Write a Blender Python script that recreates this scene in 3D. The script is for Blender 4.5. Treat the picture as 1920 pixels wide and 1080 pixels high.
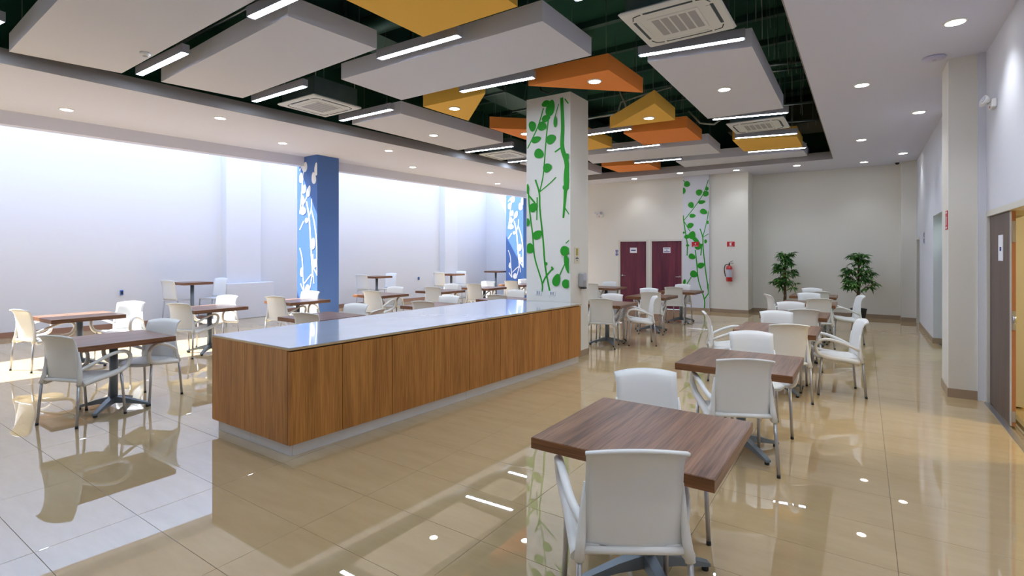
import bpy, math, random
from mathutils import Vector, Matrix
random.seed(7)
scene = bpy.context.scene
for o in list(bpy.data.objects): bpy.data.objects.remove(o)
COL = scene.collection
PI = math.pi

# ------------------------------------------------------------------ camera
EYE = 1.64; FPX = 971.0; YAW = 0.596; HY = 476.0
cam_data = bpy.data.cameras.new('camera'); cam = bpy.data.objects.new('camera', cam_data); COL.objects.link(cam)
cam.location = (0, 0, EYE); cam.rotation_euler = (PI/2, 0, YAW)
cam_data.sensor_width = 36; cam_data.lens = FPX/1920*36
cam_data.shift_y = -(540-HY)/1920; cam_data.clip_start = 0.05; cam_data.clip_end = 300
scene.camera = cam

# ------------------------------------------------------------------ world, sun, exposure
SUN_DIR = Vector((0.63, 0.38, -1.0)).normalized()
world = bpy.data.worlds.new('sky'); scene.world = world; world.use_nodes = True
wn = world.node_tree.nodes; wl = world.node_tree.links
bg = wn['Background']
sky = wn.new('ShaderNodeTexSky'); sky.sky_type = 'NISHITA'; sky.sun_disc = False
sky.sun_elevation = math.asin(-SUN_DIR.z); sky.sun_rotation = math.atan2(-SUN_DIR.x, -SUN_DIR.y)
sky.air_density = 1.0; sky.dust_density = .6; sky.ozone_density = 1.2
wl.new(sky.outputs[0], bg.inputs[0]); bg.inputs[1].default_value = 0.80
sd = bpy.data.lights.new('sun', 'SUN'); sd.energy = 18.0; sd.angle = math.radians(0.6); sd.color = (.90, .95, 1.0)
so = bpy.data.objects.new('sun', sd); COL.objects.link(so)
so.rotation_euler = SUN_DIR.to_track_quat('-Z', 'Y').to_euler(); so.location = (-14, -6, 14)
vs = scene.view_settings
vs.view_transform = 'Standard'; vs.look = 'None'; vs.exposure = 0.12; vs.gamma = 1.0; vs.use_curve_mapping = False
scene.cycles.caustics_reflective = False; scene.cycles.caustics_refractive = False
scene.cycles.max_bounces = 8; scene.cycles.diffuse_bounces = 5; scene.cycles.glossy_bounces = 4
scene.cycles.sample_clamp_indirect = 6.0
LINEAR_GLOW = 58.0      # emission of the linear lamps' diffusers
SPOT_W = 48.0           # watts of each recessed downlight

# ------------------------------------------------------------------ photograph ray -> point on a real plane
_s, _c = math.sin(YAW), math.cos(YAW)
def ray(px, py):
    u = (px-960)/FPX; v = (HY-py)/FPX
    return (-_s+u*_c, _c+u*_s, v)
def at(px, py, z=0.0):
    d = ray(px, py); t = (z-EYE)/d[2]; return (d[0]*t, d[1]*t, z)
def aty(px, py, y):
    d = ray(px, py); t = y/d[1]; return (d[0]*t, y, EYE+d[2]*t)
def atx(px, py, x):
    d = ray(px, py); t = x/d[0]; return (x, d[1]*t, EYE+d[2]*t)

# ------------------------------------------------------------------ materials
def mat(name, col, rough=.5, metal=0., bump=None, spec=.5, coat=0., emit=None, estr=0., var=None):
    m = bpy.data.materials.new(name); m.use_nodes = True
    nt = m.node_tree; b = nt.nodes['Principled BSDF']
    b.inputs['Base Color'].default_value = (*col, 1); b.inputs['Roughness'].default_value = rough
    b.inputs['Metallic'].default_value = metal; b.inputs['Specular IOR Level'].default_value = spec
    b.inputs['Coat Weight'].default_value = coat
    if emit:
        b.inputs['Emission Color'].default_value = (*emit, 1); b.inputs['Emission Strength'].default_value = estr
    if bump or var:
        tc = nt.nodes.new('ShaderNodeTexCoord')
        n = nt.nodes.new('ShaderNodeTexNoise'); n.inputs['Scale'].default_value = (bump or var)[0]; n.inputs['Detail'].default_value = 5
        nt.links.new(tc.outputs['Object'], n.inputs['Vector'])
        if bump:
            bp = nt.nodes.new('ShaderNodeBump'); bp.inputs['Strength'].default_value = bump[1]; bp.inputs['Distance'].default_value = .01
            nt.links.new(n.outputs['Fac'], bp.inputs['Height']); nt.links.new(bp.outputs['Normal'], b.inputs['Normal'])
        if var:
            mx = nt.nodes.new('ShaderNodeMix'); mx.data_type = 'RGBA'
            mx.inputs[6].default_value = (*[c*(1-var[1]) for c in col], 1); mx.inputs[7].default_value = (*[min(1, c*(1+var[1])) for c in col], 1)
            nt.links.new(n.outputs['Fac'], mx.inputs[0]); nt.links.new(mx.outputs[2], b.inputs['Base Color'])
    return m

def wood(name, dark, light, axis, scale=1.0, rough=.4, spec=.4, coat=0., per_object=0.0, fine=1.0):
    """long-grained veneer; axis = direction of the grain in object space"""
    m = bpy.data.materials.new(name); m.use_nodes = True
    nt = m.node_tree; N = nt.nodes; L = nt.links; b = N['Principled BSDF']
    tc = N.new('ShaderNodeTexCoord'); mp = N.new('ShaderNodeMapping')
    sc = [9*scale]*3; sc[axis] = .7*scale; mp.inputs['Scale'].default_value = sc
    src = tc.outputs['Object']
    if per_object:
        oi = N.new('ShaderNodeObjectInfo'); ad = N.new('ShaderNodeVectorMath'); ad.operation = 'ADD'
        ml = N.new('ShaderNodeVectorMath'); ml.operation = 'SCALE'; ml.inputs[3].default_value = 7.0
        cmb = N.new('ShaderNodeCombineXYZ')
        for i in range(3): L.new(oi.outputs['Random'], cmb.inputs[i])
        L.new(cmb.outputs[0], ml.inputs[0]); L.new(src, ad.inputs[0]); L.new(ml.outputs[0], ad.inputs[1]); src = ad.outputs[0]
    L.new(src, mp.inputs['Vector'])
    n1 = N.new('ShaderNodeTexNoise'); n1.inputs['Scale'].default_value = 1.0; n1.inputs['Detail'].default_value = 8; n1.inputs['Roughness'].default_value = .62; n1.inputs['Distortion'].default_value = .7
    L.new(mp.outputs[0], n1.inputs['Vector'])
    mp2 = N.new('ShaderNodeMapping'); s2 = [95*scale*fine]*3; s2[axis] = 3.2*scale; mp2.inputs['Scale'].default_value = s2
    L.new(src, mp2.inputs['Vector'])
    n2 = N.new('ShaderNodeTexNoise'); n2.inputs['Scale'].default_value = 1.0; n2.inputs['Detail'].default_value = 3
    L.new(mp2.outputs[0], n2.inputs['Vector'])
    mx = N.new('ShaderNodeMath'); mx.operation = 'MULTIPLY_ADD'; mx.inputs[1].default_value = .45; 
    L.new(n2.outputs['Fac'], mx.inputs[0]); 
    m3 = N.new('ShaderNodeMath'); m3.operation = 'MULTIPLY'; m3.inputs[1].default_value = .62
    L.new(n1.outputs['Fac'], m3.inputs[0]); L.new(m3.outputs[0], mx.inputs[2])
    cr = N.new('ShaderNodeValToRGB'); cr.color_ramp.elements[0].position = .36; cr.color_ramp.elements[1].position = .68
    cr.color_ramp.elements[0].color = (*dark, 1); cr.color_ramp.elements[1].color = (*light, 1)
    L.new(mx.outputs[0], cr.inputs[0]); L.new(cr.outputs[0], b.inputs['Base Color'])
    b.inputs['Roughness'].default_value = rough; b.inputs['Specular IOR Level'].default_value = spec; b.inputs['Coat Weight'].default_value = coat
    bp = N.new('ShaderNodeBump'); bp.inputs['Strength'].default_value = .06; bp.inputs['Distance'].default_value = .002
    L.new(mx.outputs[0], bp.inputs['Height']); L.new(bp.outputs[0], b.inputs['Normal'])
    return m

def tile_material():
    m = bpy.data.materials.new('cream_porcelain'); m.use_nodes = True
    nt = m.node_tree; N = nt.nodes; L = nt.links; b = N['Principled BSDF']
    g = N.new('ShaderNodeNewGeometry'); mp = N.new('ShaderNodeMapping'); mp.inputs['Scale'].default_value = (.8, 3.2, 1)
    L.new(g.outputs['Position'], mp.inputs['Vector'])
    n = N.new('ShaderNodeTexNoise'); n.inputs['Scale'].default_value = 2.2; n.inputs['Detail'].default_value = 9; n.inputs['Roughness'].default_value = .66
    L.new(mp.outputs[0], n.inputs['Vector'])
    cr = N.new('ShaderNodeValToRGB'); cr.color_ramp.elements[0].position = .3; cr.color_ramp.elements[1].position = .75
    cr.color_ramp.elements[0].color = (.47, .34, .18, 1); cr.color_ramp.elements[1].color = (.55, .41, .23, 1)
    L.new(n.outputs['Fac'], cr.inputs[0]); L.new(cr.outputs[0], b.inputs['Base Color'])
    b.inputs['Roughness'].default_value = .012; b.inputs['IOR'].default_value = 2.9
    return m

M = dict(
    wall=mat('white_wall_paint', (.70, .72, .79), .85, bump=(60, .08)),
    wallp=mat('patio_wall_paint', (.74, .725, .72), .85, bump=(60, .08)),
    wallw=mat('cream_wall_paint', (.78, .76, .70), .85, bump=(60, .08)),
    ceil=mat('ceiling_paint', (.72, .735, .86), .9, bump=(40, .06)),
    base=mat('taupe_baseboard_tile', (.36, .27, .19), .25, var=(8, .12)),
    basew=mat('brown_baseboard_tile', (.36, .19, .12), .3, var=(8, .12)),
    tile=tile_material(), grout=mat('grout', (.20, .16, .11), .8),
    blue=mat('blue_column_paint', (.075, .17, .46), .6, bump=(50, .05)),
    green=mat('green_mural_paint', (.008, .30, .004), .6), muralw=mat('white_mural_paint', (.93, .94, .95), .6),
    void=mat('dark_ceiling_void_paint', (.016, .10, .062), .9, bump=(14, .5)),
    voidm=mat('dark_duct_metal', (.045, .12, .10), .5, .3), duct=mat('galvanised_duct', (.20, .26, .27), .4, .8, var=(5, .3)),
    conduit=mat('conduit_steel', (.45, .5, .5), .35, .9), wire=mat('hanger_wire', (.22, .26, .24), .5, .5), cable=mat('flexible_grey_cable', (.42, .45, .4), .6),
    cloud=mat('white_cloud_panel', (.74, .75, .85), .9, bump=(90, .05)), cloudy=mat('yellow_cloud_panel', (.97, .56, .085), .85), cloudo=mat('orange_cloud_panel', (.97, .31, .06), .85),
    lampm=mat('lamp_aluminium', (.46, .46, .52), .45, .3), glow=mat('lamp_diffuser', (.9, .9, .9), .4, emit=(.66, .80, 1.0), estr=LINEAR_GLOW),
    dglow=mat('downlight_lens', (.9, .9, .9), .4, emit=(1.0, .96, .88), estr=14.0), trim=mat('white_trim', (.82, .82, .80), .4),
    acw=mat('cassette_plastic', (.76, .77, .75), .45), acg=mat('cassette_grille', (.40, .40, .41), .5), acd=mat('cassette_slot', (.03, .05, .06), .6),
    oak=wood('oak_veneer', (.28, .105, .022), (.62, .275, .065), 2, 1.0, .42, per_object=1, fine=1.0),
    edge=mat('plywood_edge', (.62, .42, .20), .5), stone=mat('grey_stone_top', (.50, .51, .54), .12, var=(3, .10), coat=.4), kick=mat('brushed_kick_plate', (.74, .73, .72), .42, .15),
    walnut=wood('walnut_laminate', (.055, .020, .010), (.31, .155, .085), 1, 1.1, .33, per_object=1), walnute=wood('walnut_edge', (.10, .038, .014), (.27, .115, .045), 0, 1.1, .4, per_object=1),
    chair=mat('white_polypropylene', (.80, .80, .78), .42), leg=mat('satin_aluminium', (.48, .47, .47), .36, .85), cap=mat('black_glide', (.015, .015, .015), .6),
    steel=mat('grey_table_steel', (.20, .24, .28), .4, .55),
    door=wood('purple_brown_door', (.065, .012, .032), (.20, .035, .06), 2, .6, .35), doorm=mat('door_frame_metal', (.68, .66, .60), .5), brown=wood('brown_door_leaf', (.085, .055, .045), (.14, .095, .08), 2, .6, .45),
    orangew=mat('door_core_edge', (.45, .19, .08), .5), whitee=mat('white_edge_band', (.7, .75, .8), .4), alu=mat('aluminium_threshold', (.55, .56, .6), .3, .9), chrome=mat('chrome', (.8, .8, .82), .15, 1),
    paper=mat('white_paper', (.85, .86, .92), .7), ink=mat('dark_blue_print', (.03, .04, .18), .7), red=mat('red_sign', (.55, .012, .02), .5), redp=mat('red_extinguisher_paint', (.52, .012, .015), .25, coat=.5),
    black=mat('black_rubber', (.012, .012, .013), .5), label=mat('extinguisher_label', (.5, .52, .6), .5), white=mat('white_plastic', (.8, .8, .8), .4), lav=mat('pale_lavender_plastic', (.55, .54, .72), .4),
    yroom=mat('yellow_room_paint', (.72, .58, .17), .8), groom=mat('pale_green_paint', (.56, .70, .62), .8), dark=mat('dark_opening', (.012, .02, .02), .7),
    pot=mat('charcoal_pot', (.035, .037, .038), .55), soil=mat('potting_soil', (.03, .02, .012), .9, bump=(60, .8)), bark=mat('braided_bark', (.13, .075, .04), .8, bump=(40, .5)),
    leafd=mat('dark_leaf', (.03, .13, .02), .45, var=(9, .5)), leafl=mat('bright_leaf', (.10, .28, .035), .45, var=(9, .4)), screen=mat('black_screen', (.01, .01, .012), .2),
)

# ------------------------------------------------------------------ mesh helper
class MB:
    def __init__(s): s.v = []; s.f = []; s.m = []; s.sm = []
    def add(s, vs, fs, mi=0, smooth=False):
        n = len(s.v); s.v += [tuple(v) for v in vs]
        for f in fs: s.f.append(tuple(i+n for i in f)); s.m.append(mi); s.sm.append(smooth)
        return s
    def box(s, x0, x1, y0, y1, z0, z1, mi=0, T=None):
        vs = [Vector((x, y, z)) for z in (z0, z1) for y in (y0, y1) for x in (x0, x1)]
        if T: vs = [T @ v for v in vs]
        return s.add(vs, [(0, 2, 3, 1), (4, 5, 7, 6), (0, 1, 5, 4), (2, 6, 7, 3), (0, 4, 6, 2), (1, 3, 7, 5)], mi)
    def bbox(s, x0, x1, y0, y1, z0, z1, b=.005, mi=0):
        """box with all four vertical and horizontal edges chamfered"""
        pl = []
        for (z, i) in ((z0, b), (z0+b, 0), (z1-b, 0), (z1, b)):
            pl.append([(x0+i+b, y0+i, z), (x1-i-b, y0+i, z), (x1-i, y0+i+b, z), (x1-i, y1-i-b, z), (x1-i-b, y1-i, z), (x0+i+b, y1-i, z), (x0+i, y1-i-b, z), (x0+i, y0+i+b, z)])
        vs = [v for r in pl for v in r]; fs = [tuple(range(7, -1, -1)), tuple(range(24, 32))]
        for k in range(3):
            for i in range(8):
                j = (i+1) % 8; fs.append((k*8+i, k*8+j, k*8+8+j, k*8+8+i))
        return s.add(vs, fs, mi)
    def prism(s, pts, z0, z1, mi=0):
        n = len(pts); a = sum(pts[i][0]*pts[(i+1) % n][1]-pts[(i+1) % n][0]*pts[i][1] for i in range(n))
        if a < 0: pts = pts[::-1]
        vs = [(p[0], p[1], z0) for p in pts]+[(p[0], p[1], z1) for p in pts]
        return s.add(vs, [tuple(range(n-1, -1, -1)), tuple(range(n, 2*n))]+[(i, (i+1) % n, n+(i+1) % n, n+i) for i in range(n)], mi)
    def tube(s, path, r, seg=8, mi=0, flat=None, caps=True, smooth=True):
        """sweep a circle (or ellipse: flat=(a,b)) along a path; r a number or list"""
        P = [Vector(p) for p in path]; n = len(P); R = r if isinstance(r, (list, tuple)) else [r]*n
        vs = []; up = None
        for i in range(n):
            t = (P[min(i+1, n-1)]-P[max(i-1, 0)]).normalized()
            if up is None:
                up = Vector((0, 0, 1)) if abs(t.z) < .9 else Vector((1, 0, 0))
            a = t.cross(up)
            if a.length < 1e-5: a = t.cross(Vector((0, 1, 0)))
            a.normalize(); b = a.cross(t).normalized(); up = b
            fa, fb = flat if flat else (1, 1)
            for k in range(seg):
                w = 2*PI*k/seg; vs.append(P[i]+a*math.cos(w)*R[i]*fa+b*math.sin(w)*R[i]*fb)
        fs = [(i*seg+k, i*seg+(k+1) % seg, (i+1)*seg+(k+1) % seg, (i+1)*seg+k) for i in range(n-1) for k in range(seg)]
        s.add(vs, fs, mi, smooth)
        if caps:
            nn = len(s.v)-n*seg
            s.f.append(tuple(nn+k for k in range(seg-1, -1, -1))); s.f.append(tuple(nn+(n-1)*seg+k for k in range(seg)))
            s.m += [mi, mi]; s.sm += [False, False]
        return s
    def lathe(s, prof, seg=20, c=(0, 0, 0), mi=0, smooth=True):
        vs = []; n = len(prof)
        for (r, z) in prof:
            for k in range(seg):
                w = 2*PI*k/seg; vs.append((c[0]+r*math.cos(w), c[1]+r*math.sin(w), c[2]+z))
        fs = [(i*seg+k, i*seg+(k+1) % seg, (i+1)*seg+(k+1) % seg, (i+1)*seg+k) for i in range(n-1) for k in range(seg)]
        fs.append(tuple(range(seg-1, -1, -1))); fs.append(tuple((n-1)*seg+k for k in range(seg)))
        return s.add(vs, fs, mi, smooth)
    def xf(s, T, start=0):
        s.v[start:] = [tuple(T @ Vector(v)) for v in s.v[start:]]; return s
    def mesh(s, name, mats):
        me = bpy.data.meshes.new(name); me.from_pydata(s.v, [], s.f)
        for m in (mats if isinstance(mats, (list, tuple)) else [mats]): me.materials.append(m)
        me.polygons.foreach_set('material_index', s.m); me.polygons.foreach_set('use_smooth', s.sm); me.update(); return me
    def build(s, name, mats, parent=None, loc=None, rotz=0):
        o = bpy.data.objects.new(name, s.mesh(name, mats)); COL.objects.link(o)
        if parent: o.parent = parent
        if loc: o.location = loc
        o.rotation_euler.z = rotz
        return o

def tag(o, label, cat, group=None):
    o['label'] = label; o['category'] = cat
    if group: o['group'] = group
    return o
def thing(name, label, cat, loc=(0, 0, 0), rotz=0, group=None):
    o = bpy.data.objects.new(name, None); COL.objects.link(o); o.location = loc; o.rotation_euler = (0, 0, rotz); o.empty_display_size = .1
    return tag(o, label, cat, group)
def struct(o, label=None):
    o['kind'] = 'structure'
    if label: o['label'] = label
    return o
def stuff(o): o['kind'] = 'stuff'; return o
def kids(o): return [c for c in bpy.data.objects if c.parent is o]
def tree_of(o): return (o, [tree_of(c) for c in kids(o)])
def copy_tree(tr, parent=None):
    o = tr[0].copy(); COL.objects.link(o)
    if parent: o.parent = parent
    for c in tr[1]: copy_tree(c, o)
    return o

# ------------------------------------------------------------------ the setting
HC = 3.88; DECK = 5.25; YB = 15.3; YR = 16.1; XR = 1.13; YF = -5.0
LW = [(-14.05, YF), (-13.8, 2.73), (-12.9, 13.4), (-12.6, 17.0)]    # foot of the left wall
# floor: grout bed with tiles let into it
floor = struct(MB().prism([(-14.6, YF-.2), (1.15, YF-.2), (1.15, 17.6), (-14.6, 17.6)], -.12, -.004).build('floor', M['grout']))
TX, TY, G = .98, .49, .0011
cells = []
j = 0
y = YF
while y < 17.2:
    x = XR-.0-17*TX
    while x < XR-.01:
        cells.append((x, y, min(x+TX, 1.13), y+TY)); x += TX
    y += TY
def tile_seen(c):
    mx, my = (c[0]+c[2])/2, (c[1]+c[3])/2
    d = -mx*_s+my*_c; r = mx*_c+my*_s
    if d < .8: return None
    px = 960+FPX*r/d; py = HY+FPX*EYE/d
    if -140 < px < 2060 and py < 1230 and mx > -13.8 and not (-5.0 < mx < -3.9 and 2.5 < my < 7): return d
    return None
seen = sorted([(tile_seen(c), c) for c in cells if tile_seen(c) is not None])
near = [c for d, c in seen[:300]]; nset = set(near)
tile_me = MB().bbox(-TX/2+G, TX/2-G, -TY/2+G, TY/2-G, -.004, 0, .0008).mesh('tile', M['tile'])
for c in near:
    o = bpy.data.objects.new('tile', tile_me); COL.objects.link(o); o.parent = floor; o.location = ((c[0]+c[2])/2, (c[1]+c[3])/2, 0)
rest = MB()
for c in cells:
    if c not in nset: rest.box(c[0]+G, c[2]-G, c[1]+G, c[3]-G, -.004, 0)
stuff(rest.build('tile_field', M['tile'], floor))

# left (patio) wall with its two pilasters and low ledges
w = MB()
ol = [(p[0], p[1]) for p in LW]
w.prism(ol+[(p[0]-.25, p[1]) for p in ol[::-1]], 0, 4.88)
def lwx(y):
    for a, b in zip(LW, LW[1:]):
        if a[1] <= y <= b[1]: return a[0]+(b[0]-a[0])*(y-a[1])/(b[1]-a[1])
    return LW[-1][0]
wl_o = struct(w.build('wall_left', M['wallp']))
for k, (ya, yb, yc, yd, zl) in enumerate(((6.72, 7.62, 6.6, 7.85, .90), (14.2, 14.9, 14.1, 15.2, .86))):
    x0 = lwx(ya); p = MB().box(x0-.1, x0+.26, ya, yb, zl, 4.88); struct(p.build('wall_left_pilaster', M['wallp']))
    p = MB().bbox(x0-.1, x0+.50, yc, yd, 0, zl, .01); struct(p.build('wall_left_ledge', M['wallp']))
struct(MB().box(-12.9, -8.0, 16.75, 16.95, 0, 5.4).build('wall_patio_end', M['wallp']))
struct(MB().box(-14.4, XR+.25, YF-.25, YF, 0, 5.75).build('wall_front', M['wall']))
b = MB()
for a, c in zip(LW, LW[1:]):
    b.prism([(a[0]-.01, a[1]), (c[0]-.01, c[1]), (c[0]+.016, c[1]), (a[0]+.016, a[1])], 0, .11)
struct(b.build('baseboard_left', M['basew']))

# back wall: the door part, the recess and the return between them
DX = [(-6.29, -5.45), (-5.28, -4.39)]; DZ = 2.02
w = MB()
w.box(-9.6, DX[0][0]-.06, YB, YB+.2, 0, HC); w.box(DX[0][1]+.06, DX[1][0]-.06, YB, YB+.2, 0, HC); w.box(DX[1][1]+.06, -2.6, YB, YB+.2, 0, HC)
for a, c in DX: w.box(a-.06, c+.06, YB, YB+.2, DZ+.05, HC)
w.box(-2.8, -2.6, YB+.2, YR, 0, HC)
struct(w.build('wall_back', M['wallw']))
struct(MB().box(-2.6, XR+.2, YR, YR+.2, 0, HC).build('wall_back_recess', M['wallw']))
struct(MB().box(.77, XR, YR-.38, YR, 0, HC).build('wall_right_corner_pier', M['wallw']))
pm = struct(MB().box(-4.33, -3.6, YB-.10, YB, 0, HC).build('wall_back_pilaster', M['wall']))
b = MB()
b.box(-9.6, DX[0][0]-.06, YB-.012, YB, 0, .10); b.box(DX[0][1]+.06, DX[1][0]-.06, YB-.012, YB, 0, .10)
b.box(-4.335, -3.59, YB-.112, YB-.10, 0, .10); b.box(-3.6, -2.588, YB-.012, YB, 0, .10); b.box(-2.6, -2.588, YB, YR, 0, .10)
b.box(-2.6, .77, YR-.012, YR, 0, .10); b.box(.758, XR, YR-.392, YR-.38, 0, .10)
struct(b.build('baseboard_back', M['base']))

# right wall with its three openings
D1 = (5.55, 7.71, 2.11); D2 = (10.3, 12.2, 2.33); D3 = (14.95, 15.62, 2.0)
w = MB(); XW = XR+.30; XR2 = 1.06
for (a, c, z0) in ((YF, D1[0], 0), (D1[0], D1[1], D1[2]), (D1[1], D2[0], 0), (D2[0], D2[1], D2[2]), (D2[1], D3[0], 0), (D3[0], D3[1], D3[2]), (D3[1], YR, 0)):
    w.box(XR if a < 7.7 else XR2, XW, a, c, z0, HC)
struct(w.build('wall_right', M['wall']))
struct(MB().box(.81, XR, 7.74, 8.32, 0, HC).build('wall_right_pier', M['wallw']))
b = MB()
b.box(.80, .81, 7.728, 8.332, 0, .10); b.box(.81, XR-.0, 7.728, 7.74, 0, .10); b.box(XR2-.012, XR2, 8.34, D2[0], 0, .10); b.box(XR2-.012, XR2, D2[1], D3[0], 0, .10)
b.box(XR-.012, XR, YF, D1[0], 0, .10); b.box(XR2-.012, XW+.1, D2[1]-.012, D2[1], 0, .10)
struct(b.build('baseboard_right', M['base']))
# rooms beyond the openings
w = MB()
w.box(1.16, 4.4, 3.6, 9.3, -.14, -.02, 1); w.box(XW, 4.4, 3.5, 3.6, 0, 2.9); w.box(XW, 4.4, 9.0, 9.1, 0, 2.9); w.box(4.3, 4.4, 3.6, 9.0, 0, 2.9); w.box(XW, 4.4, 3.6, 9.0, 2.75, 2.85); w.box(XW, 4.3, 8.985, 9.0, 0, .1, 2)
struct(w.build('wall_side_room', [M['yroom'], M['tile'], M['base']]))
w = MB()
w.box(1.16, 3.2, 10.0, 12.6, -.14, -.02, 1); w.box(XW, 3.2, 9.75, 9.85, 0, 2.9); w.box(XW, 3.2, D2[1], D2[1]+.12, 0, 2.9); w.box(3.1, 3.2, 9.8, 12.6, 0, 2.9); w.box(XW, 3.2, 9.8, 12.6, 2.75, 2.85)
struct(w.build('wall_green_room', [M['groom'], M['tile']]))
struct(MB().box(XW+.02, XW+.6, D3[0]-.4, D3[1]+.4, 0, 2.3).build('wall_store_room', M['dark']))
for nm, lc, e, c in (('side_room_lamp', (2.9, 6.4, 2.7), 60, (1, .86, .5)), ('green_room_lamp', (2.2, 11.0, 2.7), 22, (.85, 1, .93))):
    l = bpy.data.lights.new(nm, 'AREA'); l.energy = e; l.size = .6; l.color = c
    o = bpy.data.objects.new(nm, l); COL.objects.link(o); o.location = lc

# ceiling: gypsum strips round the open bay, its upstand, the black deck above
OA = at(0, 118, HC); OB = at(987, 323, HC)
k = (OB[0]-OA[0])/(OB[1]-OA[1]); oxl = lambda y: OA[0]+k*(y-OA[1])
BA = at(0, 205, HC); kb = (at(986.7, 359, HC)[0]-BA[0])/(at(986.7, 359, HC)[1]-BA[1]); bx = lambda y: BA[0]+kb*(y-BA[1])
YO = 14.35; YN = -1.2; OXR = -.585; ZT = HC+.18
c = MB()
c.prism([(bx(YF), YF), (oxl(YF), YF), (oxl(YO), YO), (oxl(YO), 16.75), (bx(16.75), 16.75)], HC, ZT)
c.prism([(OXR, YF), (XR+.3, YF), (XR+.3, YR+.2), (OXR, YR+.2)], HC, ZT)
c.prism([(oxl(YO), YO), (OXR, YO+.0), (OXR, YR+.2), (oxl(YO), YR+.2)], HC, ZT)
c.prism([(oxl(YF), YF), (OXR, YF), (OXR, YN), (oxl(YN), YN)], HC, ZT)
struct(c.build('ceiling', M['ceil']))
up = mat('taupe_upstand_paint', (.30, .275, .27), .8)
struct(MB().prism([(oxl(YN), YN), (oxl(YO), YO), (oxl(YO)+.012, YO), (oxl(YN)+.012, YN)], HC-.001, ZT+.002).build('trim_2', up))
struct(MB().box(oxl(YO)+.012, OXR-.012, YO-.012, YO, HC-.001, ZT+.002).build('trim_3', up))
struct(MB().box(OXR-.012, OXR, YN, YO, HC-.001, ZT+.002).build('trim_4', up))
struct(MB().prism([(bx(YF), YF), (bx(17), 17), (bx(17)-.2, 17), (bx(YF)-.2, YF)], 3.665, 5.5).build('beam', M['ceil']))
struct(MB().prism([(bx(YF)-.3, YF), (XR+.4, YF), (XR+.4, 17.6), (bx(17.6)-.3, 17.6)], DECK, DECK+.25).build('ceiling_deck', M['void']))
v = MB()
v.prism([(oxl(YF)-.3, YF), (oxl(17)-.3, 17), (oxl(17)-.35, 17), (oxl(YF)-.35, YF)], ZT, DECK)
v.box(OXR+.5, OXR+.55, YF, 17, ZT, DECK); v.prism([(oxl(YO)-.3, YO+.5), (OXR+.5, YO+.5), (OXR+.5, YO+.55), (oxl(YO)-.3, YO+.55)], ZT, DECK)
v.prism([(oxl(YN)-.3, YN-.5), (OXR+.5, YN-.5), (OXR+.5, YN-.55), (oxl(YN)-.3, YN-.55)], ZT, DECK)
struct(v.build('ceiling_void_lining', M['void']))
jo = MB()
for yy in [1.6+1.15*i for i in range(12)]: jo.box(oxl(yy)-.3, OXR+.5, yy-.05, yy+.05, DECK-.10, DECK)
struct(jo.build('ceiling_joists', M['voidm']))

# ------------------------------------------------------------------ pillars and their painted vines
def mural(name, m, face, scale, ox, oy, x0, x1, stems, leaves, parent, zr=None, dxy=0.0, mirror=None):
    """stems: (width, [(zx, zy) ...]); leaves: (zx, zy, w, h, turn) as read off an enlargement of the photograph, laid on plane y = face"""
    mb = MB(); yy = face-.002
    def P(zx, zy):
        p = aty(ox+zx/scale, oy+zy/scale, face); return p[0]+dxy, p[2]
    X0, X1 = P(x0, 500)[0], P(x1, 500)[0]
    cl = lambda x: min(max(x, X0), X1)
    u = abs(P(x1, 500)[0]-P(x0, 500)[0])/(x1-x0)
    for i, (wd, pts) in enumerate(stems):
        q = [P(*p) for p in pts]
        Q = []
        for a in range(len(q)-1):
            p0, p1, p2, p3 = q[max(a-1, 0)], q[a], q[a+1], q[min(a+2, len(q)-1)]
            for s in range(5):
                t = s/5; Q.append(tuple(.5*((2*p1[d])+(-p0[d]+p2[d])*t+(2*p0[d]-5*p1[d]+4*p2[d]-p3[d])*t*t+(-p0[d]+3*p1[d]-3*p2[d]+p3[d])*t**3) for d in (0, 1)))
        Q.append(q[-1]); n = len(Q); L = []; R = []
        for a in range(n):
            dx = Q[min(a+1, n-1)][0]-Q[max(a-1, 0)][0]; dz = Q[min(a+1, n-1)][1]-Q[max(a-1, 0)][1]; l = math.hypot(dx, dz) or 1
            ww = wd if not isinstance(wd, tuple) else wd[0]+(wd[1]-wd[0])*a/(n-1)
            hx, hz = -dz/l*ww*u/2, dx/l*ww*u/2
            L.append((cl(Q[a][0]+hx), yy, Q[a][1]+hz)); R.append((cl(Q[a][0]-hx), yy, Q[a][1]-hz))
        yq = yy-.00025*(i+1); mb.add([(p[0], yq, p[2]) for p in L+R], [(a, a+1, n+a+1, n+a) for a in range(n-1)])
    for li, (zx, zy, lw, lh, tn) in enumerate(leaves):
        cx, cz = P(zx, zy); pts = []
        for a in range(18):
            w_ = 2*PI*a/18; ex = math.cos(w_)*lw*u/2; ez = math.sin(w_)*lh*u/2*(1-.22*math.cos(w_))
            r_ = math.radians(tn); pts.append((cl(cx+ex*math.cos(r_)-ez*math.sin(r_)), yy, cz+ex*math.sin(r_)+ez*math.cos(r_)))
        mb.add([(p[0], yy-.00025*(li+1+len(stems)), p[2]) for p in pts], [tuple(range(18))])
    # give the paint film its thickness
    nv = len(mb.v); mb.v += [(a, face+.001, c_) for a, b, c_ in mb.v]
    mb.f += [tuple(i+nv for i in f[::-1]) for f in mb.f]; mb.m *= 2; mb.sm *= 2
    return mb.build(name, m, parent)

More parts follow.
